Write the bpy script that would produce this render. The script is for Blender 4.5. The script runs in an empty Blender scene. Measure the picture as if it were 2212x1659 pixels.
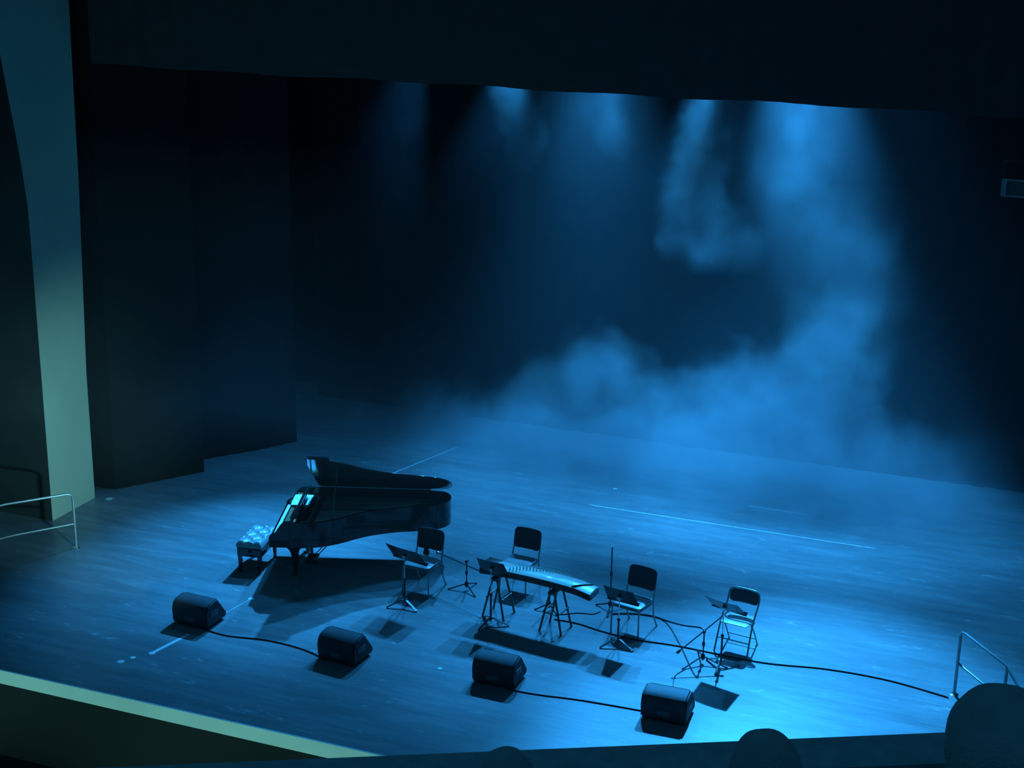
import bpy, bmesh, math, random
from mathutils import Vector, Matrix
random.seed(7)
R = math.radians
PI = math.pi
SC = bpy.context.scene
C = SC.collection

# ------------------------------------------------------------------ camera
PITCH, YAW, ROLL, F_PX, CAM_H = R(17), R(21), R(0.9), 3300.0, 9.5
cd = bpy.data.cameras.new('camera'); cam = bpy.data.objects.new('camera', cd); C.objects.link(cam)
fw = Vector((-math.sin(YAW) * math.cos(PITCH), math.cos(YAW) * math.cos(PITCH), -math.sin(PITCH)))
rt0 = Vector((math.cos(YAW), math.sin(YAW), 0)); up0 = rt0.cross(fw)
rt = rt0 * math.cos(ROLL) + up0 * math.sin(ROLL); up = up0 * math.cos(ROLL) - rt0 * math.sin(ROLL)
M = Matrix(((rt.x, up.x, -fw.x, 0), (rt.y, up.y, -fw.y, 0), (rt.z, up.z, -fw.z, CAM_H), (0, 0, 0, 1)))
cam.matrix_world = M
cd.sensor_width = 36; cd.lens = F_PX * 36 / 2212; cd.clip_start = 0.1; cd.clip_end = 200
SC.camera = cam

# ------------------------------------------------------------------ colour management, world
vs = SC.view_settings
vs.view_transform = 'Standard'; vs.look = 'None'; vs.exposure = 0.0; vs.gamma = 1.0; vs.use_curve_mapping = False
w = bpy.data.worlds.new('house_dark'); SC.world = w; w.use_nodes = True
w.node_tree.nodes['Background'].inputs[0].default_value = (0.03, 0.42, 0.9, 1)
w.node_tree.nodes['Background'].inputs[1].default_value = 0.115
SC.cycles.use_denoising = True
SC.cycles.max_bounces = 5
SC.cycles.diffuse_bounces = 2
SC.cycles.glossy_bounces = 2
SC.cycles.transmission_bounces = 2
SC.cycles.volume_bounces = 0
SC.cycles.volume_step_rate = 2.0
SC.cycles.volume_max_steps = 64
SC.cycles.use_adaptive_sampling = True
SC.cycles.adaptive_threshold = 0.03
SC.cycles.sample_clamp_indirect = 4.0

# ------------------------------------------------------------------ stage lights
BLUE = (0.026, 0.36, 1.0)
def spot(name, loc, aim, power, angle, blend=0.6, color=BLUE, size=0.1):
    d = bpy.data.lights.new(name, 'SPOT'); o = bpy.data.objects.new(name, d); C.objects.link(o)
    d.energy = power; d.spot_size = R(angle); d.spot_blend = blend; d.color = color; d.shadow_soft_size = size
    o.location = loc
    o.rotation_euler = (Vector(aim) - Vector(loc)).to_track_quat('-Z', 'Y').to_euler()
    return o
# back light lamps on the upstage pipe, hidden by the valance, all pointing at the front of the stage
spot('back_spot', (-6.1, 25.0, 7.75), (-6.35, 18.2, 0.4), 5200, 24, 1.0)
spot('back_spot', (-4.85, 25.6, 8.7), (-2.4, 17.0, 0), 23000, 36, 0.9)
spot('back_spot', (-9.5, 25.0, 7.75), (-9.2, 18.9, 0), 3100, 38, 0.8)
spot('back_spot', (-11.3, 25.0, 7.75), (-11.4, 18.7, 0), 10500, 36, 1.0)
spot('back_spot', (-7.8, 25.0, 7.75), (-6.9, 16.2, 0), 3600, 40, 0.9)
spot('down_spot', (-6.15, 24.8, 8.6), (-6.15, 24.65, 0), 1500, 20, 1.0, size=0.2)  # narrow spot added straight down to light the left fog plume
# down lights over the upstage floor, which light the stage fog
spot('down_spot', (-4.6, 24.5, 8.9), (-4.2, 24.3, 0), 8800, 54, 1.0, size=0.3)
spot('down_spot', (-8.0, 24.5, 8.9), (-7.8, 24.3, 0), 8200, 54, 1.0, size=0.3)
spot('down_spot', (-10.8, 22.0, 9.2), (-11.2, 21.0, 0), 1700, 62, 1.0, size=0.3)
spot('down_spot', (-3.2, 22.3, 9.4), (-2.3, 21.6, 0), 3400, 62, 1.0, size=0.3)
# unseen pale green spots, added to brighten the fascia and the proscenium return
TEAL = (0.30, 1.0, 0.92)
for px_ in (-14.0, -10.8, -7.6): spot('fascia_fill', (px_, 11.5, -1.1), (px_, 14.4, 0.0), 125, 95, 0.9, TEAL)
spot('return_fill', (-9.0, 14.9, 1.2), (-15.2, 19.1, 1.4), 1400, 43, 1.0, (0.27, 0.87, 1.0))  # added low over the stage without a fixture, only for the return

# ------------------------------------------------------------------ materials
def nt(name):
    m = bpy.data.materials.new(name); m.use_nodes = True
    t = m.node_tree; b = t.nodes['Principled BSDF']
    return m, t, b
def mat(name, col, rough=0.6, metal=0.0, var=0.15, scale=8.0, bump=0.0, spec=0.5, coat=0.0, bscale=60.0):
    m, t, b = nt(name)
    tc = t.nodes.new('ShaderNodeTexCoord')
    n = t.nodes.new('ShaderNodeTexNoise'); n.inputs['Scale'].default_value = scale; n.inputs['Detail'].default_value = 4
    t.links.new(tc.outputs['Object'], n.inputs['Vector'])
    cr = t.nodes.new('ShaderNodeValToRGB')
    cr.color_ramp.elements[0].position = 0.3; cr.color_ramp.elements[1].position = 0.7
    cr.color_ramp.elements[0].color = (*[c * (1 - var) for c in col], 1)
    cr.color_ramp.elements[1].color = (*[min(1, c * (1 + var)) for c in col], 1)
    t.links.new(n.outputs['Fac'], cr.inputs['Fac']); t.links.new(cr.outputs['Color'], b.inputs['Base Color'])
    b.inputs['Roughness'].default_value = rough; b.inputs['Metallic'].default_value = metal
    b.inputs['Specular IOR Level'].default_value = spec; b.inputs['Coat Weight'].default_value = coat
    b.inputs['Coat Roughness'].default_value = 0.05
    if bump:
        n2 = t.nodes.new('ShaderNodeTexNoise'); n2.inputs['Scale'].default_value = bscale
        bp = t.nodes.new('ShaderNodeBump'); bp.inputs['Strength'].default_value = bump; bp.inputs['Distance'].default_value = 0.01
        t.links.new(tc.outputs['Object'], n2.inputs['Vector']); t.links.new(n2.outputs['Fac'], bp.inputs['Height'])
        t.links.new(bp.outputs['Normal'], b.inputs['Normal'])
    return m

MT = {}
MT['piano'] = mat('black_piano_lacquer', (0.012, 0.012, 0.012), 0.12, coat=0.6, var=0.05)
MT['gold'] = mat('gilded_iron_plate', (0.30, 0.20, 0.09), 0.35, metal=0.6)
MT['brass'] = mat('brass', (0.85, 0.65, 0.3), 0.25, metal=1.0)
MT['ivory'] = mat('white_key_plastic', (0.85, 0.84, 0.80), 0.25, var=0.03)
MT['black_key'] = mat('black_key_wood', (0.01, 0.01, 0.01), 0.35)
MT['steel'] = mat('string_steel', (0.7, 0.7, 0.7), 0.3, metal=1.0)
MT['felt'] = mat('dark_red_felt', (0.10, 0.012, 0.012), 0.9)
MT['leather'] = mat('leather_sheen_grey', (0.42, 0.42, 0.42), 0.3, coat=0.5, bump=0.1)  # grey puts the backlight sheen on black leather into its colour
MT['vinyl'] = mat('seat_vinyl_sheen_grey', (0.22, 0.22, 0.22), 0.36, bump=0.1)  # lightened so the colour holds the glossy backlight on the seats
MT['fabric'] = mat('dark_upholstery', (0.035, 0.036, 0.040), 0.9, bump=0.2)
MT['chair_metal'] = mat('grey_enamelled_tube', (0.34, 0.35, 0.36), 0.35, metal=0.5)
MT['fold_metal'] = mat('beige_enamelled_steel', (0.30, 0.30, 0.29), 0.30, metal=0.3)
MT['black_metal'] = mat('black_powder_coat', (0.025, 0.025, 0.027), 0.38, spec=0.6)
MT['chrome'] = mat('chrome', (0.8, 0.8, 0.8), 0.18, metal=1.0)
MT['cabinet'] = mat('black_textured_cabinet_paint', (0.040, 0.040, 0.043), 0.55, bump=0.4, bscale=180)
MT['grille'] = mat('perforated_black_grille', (0.015, 0.015, 0.015), 0.5, bump=0.6, bscale=300)
MT['plastic'] = mat('grey_plastic', (0.12, 0.12, 0.125), 0.4)
MT['cable'] = mat('black_rubber_cable', (0.012, 0.012, 0.012), 0.45)
MT['wood_light'] = mat('pale_paulownia_soundboard', (0.90, 0.84, 0.70), 0.30, coat=1.0, spec=1.0, scale=4, var=0.06)
MT['wood_dark'] = mat('dark_rosewood', (0.045, 0.022, 0.015), 0.3, coat=0.3)
MT['fascia_white'] = mat('white_stage_edge_paint', (0.82, 0.84, 0.76), 0.7, var=0.05, scale=1.5)
MT['trestle_wood'] = mat('mid_brown_trestle_wood', (0.16, 0.11, 0.08), 0.35)
MT['white_paint'] = mat('cream_wall_paint', (0.42, 0.42, 0.32), 0.8, var=0.05, scale=0.8)
MT['wall_dark'] = mat('house_wall_grazing_dark', (0.022, 0.023, 0.021), 0.85, var=0.2, scale=2)  # dimness of grazing light put into the house wall colour
MT['velour'] = mat('black_velour', (0.012, 0.012, 0.013), 0.95, var=0.1, scale=3, spec=0.1)
MT['velour_front'] = mat('dark_grey_velour', (0.06, 0.06, 0.062), 0.95, var=0.1, scale=3, spec=0.1)
MT['fascia_dark'] = mat('black_stage_front', (0.005, 0.005, 0.005), 0.8)
MT['carpet'] = mat('dark_house_carpet', (0.01, 0.01, 0.01), 0.95, bump=0.3)
MT['parapet'] = mat('parapet_haze_glow', (0.42, 0.425, 0.43), 0.95, var=0.15, scale=14)  # lighter grey holds the haze glow over the dark parapet
MT['paper'] = mat('white_paper', (0.88, 0.88, 0.86), 0.45, var=0.03)
MT['tape_glint_white'] = mat('white_tape_and_glint', (0.80, 0.80, 0.78), 0.5, var=0.05)
MT['tape_pale'] = mat('worn_pale_tape_and_glint', (0.55, 0.55, 0.55), 0.4, var=0.3, scale=20)
MT['skin'] = mat('skin', (0.45, 0.28, 0.20), 0.5, var=0.06)
MT['hair'] = mat('hair_haze_glow', (0.40, 0.39, 0.38), 0.6, bump=0.5, bscale=140)  # haze glow over the heads put into this hair grey
MT['shirt'] = mat('dark_shirt_cloth', (0.05, 0.05, 0.06), 0.9)
MT['seat_plush'] = mat('house_seat_plush', (0.06, 0.015, 0.02), 0.95)
MT['lamp_housing'] = mat('grey_lamp_housing', (0.35, 0.36, 0.36), 0.5)
MT['lens'] = mat('dark_lens', (0.10, 0.10, 0.10), 0.5)

def floor_mat():
    m, t, b = nt('scuffed_black_dance_vinyl')
    tc = t.nodes.new('ShaderNodeTexCoord')
    def noise(scale, sx, sy, detail, rough=0.6, dist=0.0):
        mp = t.nodes.new('ShaderNodeMapping'); mp.inputs['Scale'].default_value = (sx, sy, 1)
        mp.inputs['Rotation'].default_value = (0, 0, R(4))
        n = t.nodes.new('ShaderNodeTexNoise'); n.inputs['Scale'].default_value = scale
        n.inputs['Detail'].default_value = detail; n.inputs['Roughness'].default_value = rough; n.inputs['Distortion'].default_value = dist
        t.links.new(tc.outputs['Object'], mp.inputs['Vector']); t.links.new(mp.outputs['Vector'], n.inputs['Vector'])
        return n.outputs['Fac']
    def ramp(src, a, b_, ca, cb):
        r = t.nodes.new('ShaderNodeValToRGB'); e = r.color_ramp.elements
        e[0].position = a; e[1].position = b_; e[0].color = (ca, ca, ca, 1); e[1].color = (cb, cb, cb, 1)
        t.links.new(src, r.inputs['Fac']); return r.outputs['Color']
    def math_(op, a, b_):
        n = t.nodes.new('ShaderNodeMath'); n.operation = op
        for i, v in enumerate((a, b_)):
            if isinstance(v, (int, float)): n.inputs[i].default_value = v
            else: t.links.new(v, n.inputs[i])
        return n.outputs[0]
    big = ramp(noise(0.5, 0.5, 1.6, 5), 0.35, 0.7, 0.80, 1.15)
    streak = ramp(noise(1.7, 0.45, 3.2, 8, 0.7, 0.6), 0.42, 0.66, 0.88, 1.20)
    scuff = ramp(noise(3.2, 0.7, 2.6, 10, 0.72, 1.4), 0.60, 0.70, 0.0, 1.3)
    base = math_('MULTIPLY', math_('MULTIPLY', big, streak), 0.24)
    base = math_('MULTIPLY', base, math_('ADD', scuff, 1.0))
    cmb = t.nodes.new('ShaderNodeCombineColor')
    for i in range(3): t.links.new(base, cmb.inputs[i])
    t.links.new(cmb.outputs[0], b.inputs['Base Color'])
    rg = math_('MULTIPLY', ramp(noise(2.2, 0.5, 2.5, 6), 0.3, 0.7, 0.9, 1.1), 0.34)
    t.links.new(rg, b.inputs['Roughness'])
    b.inputs['Specular IOR Level'].default_value = 0.35
    return m
MT['floor'] = floor_mat()

# ------------------------------------------------------------------ mesh helpers
def bm_new(): return bmesh.new()
def add_box(bm, x0, x1, y0, y1, z0, z1, mtx=None):
    r = bmesh.ops.create_cube(bm, size=1.0)
    for v in r['verts']:
        v.co = Vector(((x0 + x1) / 2 + v.co.x * (x1 - x0), (y0 + y1) / 2 + v.co.y * (y1 - y0), (z0 + z1) / 2 + v.co.z * (z1 - z0)))
        if mtx: v.co = mtx @ v.co
    return r['verts']
def add_rbox(bm, x0, x1, y0, y1, z0, z1, r=0.01, seg=2, mtx=None):
    b2 = bm_new(); add_box(b2, x0, x1, y0, y1, z0, z1)
    bmesh.ops.bevel(b2, geom=b2.edges[:] + b2.verts[:], offset=r, segments=seg, profile=0.6, affect='EDGES')
    me = bpy.data.meshes.new('tmp'); b2.to_mesh(me); b2.free()
    if mtx: me.transform(mtx)
    bm.from_mesh(me); bpy.data.meshes.remove(me)
def add_tube(bm, pts, r, n=10, closed=False, r2=None, caps=True):
    pts = [Vector(p) for p in pts]; L = len(pts); rings = []
    prev = None
    for i, p in enumerate(pts):
        if closed: t = (pts[(i + 1) % L] - pts[i - 1])
        elif i == 0: t = pts[1] - pts[0]
        elif i == L - 1: t = pts[-1] - pts[-2]
        else: t = (pts[i + 1] - p).normalized() + (p - pts[i - 1]).normalized()
        t.normalize()
        if prev is None:
            a = Vector((0, 0, 1)) if abs(t.z) < 0.9 else Vector((1, 0, 0))
            s = t.cross(a).normalized()
        else:
            s = (prev - t * prev.dot(t)).normalized()
        prev = s; q = t.cross(s)
        rr = r if r2 is None else r + (r2 - r) * i / (L - 1)
        rings.append([bm.verts.new(p + (s * math.cos(2 * PI * k / n) + q * math.sin(2 * PI * k / n)) * rr) for k in range(n)])
    for i in range(L if closed else L - 1):
        a, b = rings[i], rings[(i + 1) % L]
        for k in range(n):
            bm.faces.new((a[k], a[(k + 1) % n], b[(k + 1) % n], b[k]))
    if caps and not closed:
        bm.faces.new(rings[0][::-1]); bm.faces.new(rings[-1])
def smooth_pts(pts, sub=6):
    pts = [Vector(p) for p in pts]; out = []
    for i in range(len(pts) - 1):
        p0 = pts[max(i - 1, 0)]; p1 = pts[i]; p2 = pts[i + 1]; p3 = pts[min(i + 2, len(pts) - 1)]
        for k in range(sub):
            t = k / sub
            out.append(0.5 * ((2 * p1) + (p2 - p0) * t + (2 * p0 - 5 * p1 + 4 * p2 - p3) * t * t + (-p0 + 3 * p1 - 3 * p2 + p3) * t ** 3))
    out.append(pts[-1]); return out
def add_lathe(bm, prof, n=20, c=(0, 0, 0), mtx=None):
    rings = []
    for (r, z) in prof:
        ring = []
        for k in range(n):
            p = Vector((c[0] + r * math.cos(2 * PI * k / n), c[1] + r * math.sin(2 * PI * k / n), c[2] + z))
            if mtx: p = mtx @ p
            ring.append(bm.verts.new(p))
        rings.append(ring)
    for a, b in zip(rings, rings[1:]):
        for k in range(n): bm.faces.new((a[k], a[(k + 1) % n], b[(k + 1) % n], b[k]))
    bm.faces.new(rings[0][::-1]); bm.faces.new(rings[-1])
def add_prism(bm, poly, z0, z1, f=None):
    """poly: list of (a,b); f maps (a,b,z)->Vector"""
    f = f or (lambda a, b, z: Vector((a, b, z)))
    lo = [bm.verts.new(f(a, b, z0)) for a, b in poly]; hi = [bm.verts.new(f(a, b, z1)) for a, b in poly]
    n = len(poly)
    bm.faces.new(lo[::-1]); bm.faces.new(hi)
    for i in range(n): bm.faces.new((lo[i], lo[(i + 1) % n], hi[(i + 1) % n], hi[i]))
def add_ringwall(bm, outer, inner, z0, z1):
    n = len(outer)
    ol = [bm.verts.new((a, b, z0)) for a, b in outer]; oh = [bm.verts.new((a, b, z1)) for a, b in outer]
    il = [bm.verts.new((a, b, z0)) for a, b in inner]; ih = [bm.verts.new((a, b, z1)) for a, b in inner]
    for i in range(n):
        j = (i + 1) % n
        bm.faces.new((ol[i], ol[j], oh[j], oh[i])); bm.faces.new((il[j], il[i], ih[i], ih[j]))
        bm.faces.new((oh[i], oh[j], ih[j], ih[i])); bm.faces.new((ol[j], ol[i], il[i], il[j]))
def obj(name, bm, m, parent=None, smooth=True, bevel=0.0, loc=None, label=None):
    bmesh.ops.recalc_face_normals(bm, faces=bm.faces[:])
    me = bpy.data.meshes.new(name); bm.to_mesh(me); bm.free()
    if smooth:
        for p in me.polygons: p.use_smooth = True
        try: me.set_sharp_from_angle(angle=R(35))
        except Exception: pass
    me.materials.append(m)
    o = bpy.data.objects.new(name, me); C.objects.link(o)
    if parent: o.parent = parent
    if loc: o.location = loc
    if bevel:
        md = o.modifiers.new('bevel', 'BEVEL'); md.width = bevel; md.segments = 2; md.limit_method = 'ANGLE'
    if label: o['label'] = label
    return o
def tag(o, label, cat, group=None, kind=None):
    o['label'] = label; o['category'] = cat
    if group: o['group'] = group
    if kind: o['kind'] = kind
    return o
def thing(name, label, cat, loc=(0, 0, 0), rz=0.0, group=None):
    o = bpy.data.objects.new(name, None); C.objects.link(o)
    o.location = loc; o.rotation_euler = (0, 0, rz); o.empty_display_size = 0.2
    return tag(o, label, cat, group)
def struct(name, bm, m, smooth=False, parent=None):
    o = obj(name, bm, m, parent, smooth)
    if not parent: o['kind'] = 'structure'
    return o
def dup(root, loc, rz, label):
    r = root.copy(); C.objects.link(r); r.location = loc; r.rotation_euler = (0, 0, rz); r['label'] = label
    for ch in list(root.children):
        c = ch.copy(); C.objects.link(c); c.parent = r
        for g in ch.children:
            d = g.copy(); C.objects.link(d); d.parent = c
    return r

# ================================================================== SETTING
FRONT = 14.4
bm = bm_new(); add_box(bm, -24, 7, FRONT, 28, -0.12, 0); struct('floor', bm, MT['floor'])
bm = bm_new(); add_box(bm, -24, 7, FRONT - 0.03, FRONT - 0.001, -0.19, 0.004); struct('trim_1', bm, MT['fascia_white'])
bm = bm_new(); add_box(bm, -24, 7, FRONT + 0.02, FRONT + 0.3, -1.3, -0.12); struct('wall_front', bm, MT['fascia_dark'])
bm = bm_new(); add_box(bm, -24, 12, 5.5, FRONT + 0.02, -1.4, -1.3); struct('pit_floor', bm, MT['carpet'])
bm = bm_new(); add_box(bm, -24, 7, 27.4, 27.6, 0, 12); struct('wall_back', bm, MT['velour'])

# proscenium: cream return on each side, darker house wall whose edge sweeps forward at the top
edge = [(0, 18.87), (4.6, 18.87), (5.2, 18.86), (5.95, 18.77), (6.7, 18.64), (7.55, 18.50), (8.4, 18.25), (9.3, 17.8), (11.0, 16.6)]
def proscenium(x_in, sgn, side):
    bm = bm_new()                                  # return (reveal), 0.25 thick
    x_out = x_in + sgn * 0.25
    a = [(18.87 - 18.87 + y, z) for z, y in edge]
    poly = [(y, z) for z, y in edge] + [(20.35, 11.0), (20.2, 8.2), (20.14, 5.3), (20.0, 2.2), (20.0, 0.0)]
    lo = [bm.verts.new((x_in, y, z)) for y, z in poly]; hi = [bm.verts.new((x_out, y, z)) for y, z in poly]
    bm.faces.new(lo); bm.faces.new(hi[::-1])
    for i in range(len(poly)):
        j = (i + 1) % len(poly); bm.faces.new((lo[i], hi[i], hi[j], lo[j]))
    struct('trim_2' if sgn < 0 else 'trim_3', bm, MT['white_paint'])
    bm = bm_new()                                  # house wall
    xs = [x_in + sgn * 0.004, x_in + sgn * 9.0]
    pr = None
    for z, y in edge:
        row = [bm.verts.new((x, y - 0.012, z)) for x in xs] + [bm.verts.new((x, y + 0.25, z)) for x in xs[::-1]]
        if pr:
            for k in range(4): bm.faces.new((pr[k], pr[(k + 1) % 4], row[(k + 1) % 4], row[k]))
        else: bm.faces.new(row)
        pr = row
    bm.faces.new(pr[::-1])
    struct('wall_' + side, bm, MT['wall_dark'])
proscenium(-15.2, -1, 'left'); proscenium(0.25, 1, 'right')

# drapes
def drape(name, pts, z0, z1, label, pleat=0.05, per=0.28, thick=0.02, jag=0.0, m='velour'):
    pts = [Vector((x, y, 0)) for x, y in pts]; line = []
    for p, q in zip(pts, pts[1:]):
        n = max(2, int((q - p).length / (per / 4)))
        d = (q - p).normalized(); nn = Vector((-d.y, d.x, 0))
        for k in range(n):
            s = (q - p).length * k / n
            line.append(p + d * s + nn * pleat * math.sin(2 * PI * s / per + 0.8 * math.sin(s * 2.3)))
    line.append(pts[-1])
    bm = bm_new(); rows = []
    for off in (0, thick):
        lo, hi = [], []
        for i, p in enumerate(line):
            j = jag * (math.sin(i * 0.31) + 0.6 * math.sin(i * 0.117 + 1))
            lo.append(bm.verts.new((p.x, p.y + off, z0 + j))); hi.append(bm.verts.new((p.x, p.y + off, z1)))
        rows.append((lo, hi))
    (l0, h0), (l1, h1) = rows; n = len(line)
    for i in range(n - 1):
        bm.faces.new((l0[i], l0[i + 1], h0[i + 1], h0[i])); bm.faces.new((l1[i + 1], l1[i], h1[i], h1[i + 1]))
        bm.faces.new((l0[i + 1], l0[i], l1[i], l1[i + 1])); bm.faces.new((h0[i], h0[i + 1], h1[i + 1], h1[i]))
    bm.faces.new((l0[0], h0[0], h1[0], l1[0])); bm.faces.new((l0[-1], l1[-1], h1[-1], h0[-1]))
    o = obj(name, bm, MT[m]); return tag(o, label, 'curtain')
drape('valance', [(-14.98, 20.36), (0.24, 20.36)], 7.19, 11.0, 'black velour valance hung across the top of the stage opening', 0.015, 0.4, jag=0.012, m='velour_front')
drape('side_curtain', [(-15.5, 20.42), (-15.1, 20.45), (-14.2, 21.8)], 0.01, 10.5, 'black velour side curtain hanging right behind the cream proscenium edge', 0.012)
drape('side_curtain', [(-15.9, 22.2), (-14.6, 22.3), (-13.9, 23.2), (-13.5, 23.9)], 0.01, 10.5, 'black velour side curtain farther upstage, its lower edge fading into fog', 0.015)
drape('back_curtain', [(-14.5, 26.6), (4.0, 26.6)], 0.01, 10.5, 'wide black velour curtain closing the back of the stage behind the fog', 0.02, 0.4)

# hanging flood light seen as a dim frame at the right
t = thing('flood_light', 'small dim rectangular flood light hanging at the dark right side', 'stage light', (-0.80, 18.9, 6.52), R(-4))
bm = bm_new(); add_box(bm, -0.25, 0.25, 0.0, 0.20, -0.09, 0.09); obj('housing', bm, MT['black_metal'], t, bevel=0.01)
bm = bm_new()
for a in ((-0.27, 0.27, -0.02, 0.0, 0.085, 0.105), (-0.27, 0.27, -0.02, 0.0, -0.105, -0.085), (0.25, 0.27, -0.02, 0.0, -0.1, 0.1)): add_box(bm, *a)
add_box(bm, -0.28, -0.22, -0.03, 0.0, -0.105, 0.105)
obj('frame', bm, MT['lamp_housing'], t, smooth=False)
bm = bm_new(); add_box(bm, -0.23, 0.25, -0.006, 0.0, -0.085, 0.085); obj('lens', bm, MT['lens'], t, smooth=False)
bm = bm_new(); add_tube(bm, [(-0.28, 0.1, 0), (-0.28, 0.1, 0.3), (0.28, 0.1, 0.3), (0.28, 0.1, 0)], 0.012, 6); add_tube(bm, [(0, 0.1, 0.3), (0, 0.1, 2.4)], 0.02, 8)
obj('yoke', bm, MT['black_metal'], t)

# ================================================================== PIANO
LN = 2.58
W = 1.5
def outline(off=0.0):
    ctrl = [(0, 0), (0.6, 0), (1.3, 0), (1.9, 0), (LN - 0.32, 0)]
    pts = [Vector((a, b, 0)) for a, b in ctrl]
    tail = smooth_pts([(LN - 0.32, 0, 0), (LN - 0.12, -0.04, 0), (LN - 0.01, -0.20, 0), (LN - 0.02, -0.42, 0), (LN - 0.16, -0.60, 0), (LN - 0.42, -0.70, 0),
                       (1.75, -0.80, 0), (1.35, -1.00, 0), (1.02, -1.28, 0), (0.75, -1.44, 0), (0.5, -1.5, 0)], 5)
    pts = pts + tail[1:] + [Vector((0.25, -W, 0)), Vector((0, -W, 0))]
    if off:
        n = len(pts); res = []
        for i in range(n):
            e1 = (pts[i] - pts[i - 1]).normalized(); e2 = (pts[(i + 1) % n] - pts[i]).normalized()
            n1 = Vector((e1.y, -e1.x, 0)); n2 = Vector((e2.y, -e2.x, 0)); m_ = (n1 + n2).normalized()
            res.append(pts[i] + m_ * off / max(0.5, m_.dot(n1)))
        pts = res
    return [(p.x, p.y) for p in pts]
pn = thing('grand_piano', 'large black concert grand piano with raised lid, keyboard at left end', 'piano', (-11.2, 19.5, 0), R(18.7))
out = outline(); inn = outline(0.045)
if abs(inn[0][0] - 0.045) > 0.02: inn = outline(-0.045)
bm = bm_new(); bo = [p for p in out]
# rim: open at the key well, so cut the left end lower there
k0 = [(a, b) for a, b in out]; k1 = [(a, b) for a, b in inn]
add_ringwall(bm, [(max(a, 0.0), b) for a, b in k0], k1, 0.60, 0.72)
ro = [(max(a, 0.30), b) for a, b in k0]; ri = [(max(a, 0.345), b) for a, b in k1]
add_ringwall(bm, ro, ri, 0.72, 0.995)
add_prism(bm, [(a, b) for a, b in k1], 0.605, 0.64)                     # bottom board
for y0, y1 in ((-0.085, -0.0), (-W, -W + 0.085)):                       # key cheeks / arms with sloped front
    add_prism(bm, [(0.0, 0.60), (0.32, 0.60), (0.32, 0.995), (0.24, 0.99), (0.16, 0.93), (0.09, 0.82), (0.0, 0.76)], y0, y1, lambda a, b, z: Vector((a, z, b)))
obj('case', bm, MT['piano'], pn, bevel=0.004)
bm = bm_new(); add_box(bm, 0.02, 0.32, -W + 0.085, -0.085, 0.64, 0.705); add_box(bm, -0.005, 0.03, -W + 0.08, -0.08, 0.62, 0.72); obj('key_bed', bm, MT['piano'], pn, bevel=0.004)
bm = bm_new()
NK = 52; kw = (W - 0.2) / NK
for i in range(NK): add_box(bm, 0.03, 0.18, -0.1 - (i + 1) * kw + 0.0008, -0.1 - i * kw - 0.0008, 0.706, 0.735)
obj('white_keys', bm, MT['ivory'], pn, smooth=False)
bm = bm_new()
for i in range(NK - 1):
    if i % 7 not in (2, 6): add_box(bm, 0.085, 0.18, -0.1 - (i + 1) * kw - 0.006, -0.1 - (i + 1) * kw + 0.006, 0.735, 0.748)
obj('black_keys', bm, MT['black_key'], pn, smooth=False)
bm = bm_new(); add_rbox(bm, 0.18, 0.20, -W + 0.1, -0.1, 0.70, 0.93, 0.006); obj('fallboard', bm, MT['piano'], pn, label='upright glossy fallboard behind the keys')
bm = bm_new(); add_box(bm, 0.20, 0.36, -W + 0.09, -0.09, 0.90, 0.935); add_box(bm, 0.33, 0.36, -W + 0.05, -0.05, 0.7, 0.92); obj('pin_block', bm, MT['gold'], pn)
# plate, strings, dampers
inn2 = [(max(a, 0.37), b) for a, b in outline(0.05 if abs(outline(0.045)[0][0] - 0.045) < 0.02 else -0.05)]
bm = bm_new(); add_prism(bm, inn2, 0.84, 0.855)
for (a0, b0, a1, b1) in ((0.45, -0.35, 2.2, -0.25), (0.45, -0.75, 1.8, -0.6), (0.45, -1.1, 1.15, -1.0)):
    add_tube(bm, [(a0, b0, 0.868), (a1, b1, 0.868)], 0.018, 6)
obj('iron_plate', bm, MT['gold'], pn, label='gilded iron plate inside the case')
bm = bm_new()
for i in range(44):
    b = -0.1 - i * 0.0295; 
    a1 = min(LN - 0.25, 2.25 - 0.02 * i if i < 20 else 1.95 - (i - 20) * 0.055)
    add_tube(bm, [(0.40, b, 0.885), (max(0.7, a1), b * 0.72 - 0.05 if i < 20 else b * 0.93, 0.885)], 0.0022, 4)
obj('strings', bm, MT['steel'], pn, smooth=False)
bm = bm_new(); add_box(bm, 0.56, 0.62, -1.32, -0.14, 0.89, 0.925); obj('dampers', bm, MT['felt'], pn)
# music desk with a score rail
bm = bm_new()
mt_ = Matrix.Translation((0.36, 0, 0.955)) @ Matrix.Rotation(R(-20), 4, 'Y').inverted()
add_rbox(bm, -0.005, 0.012, -1.14, -0.36, 0.0, 0.22, 0.005, mtx=mt_)
add_box(bm, 0.26, 0.52, -1.18, -0.32, 0.935, 0.955)
obj('music_desk', bm, MT['piano'], pn, bevel=0.003)
sc = thing('music_score', 'open white music score lying flat on the piano behind the keys', 'sheet music', (-10.73, 19.13, 0.958), R(18.7))
for s_ in (-1, 1):
    bm = bm_new(); pv = None
    for k in range(9):
        f_ = k / 8; y_ = s_ * (0.004 + 0.21 * f_); z_ = 0.012 * math.sin(min(1, f_ * 1.6) * PI) + 0.012
        row = [bm.verts.new((-0.14, y_, z_)), bm.verts.new((0.14, y_, z_)), bm.verts.new((0.14, y_, 0.0)), bm.verts.new((-0.14, y_, 0.0))]
        if pv:
            for q_ in range(4): bm.faces.new((pv[q_], pv[(q_ + 1) % 4], row[(q_ + 1) % 4], row[q_]))
        else: bm.faces.new(row)
        pv = row
    bm.faces.new(pv); obj('page_block', bm, MT['paper'], sc)
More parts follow.
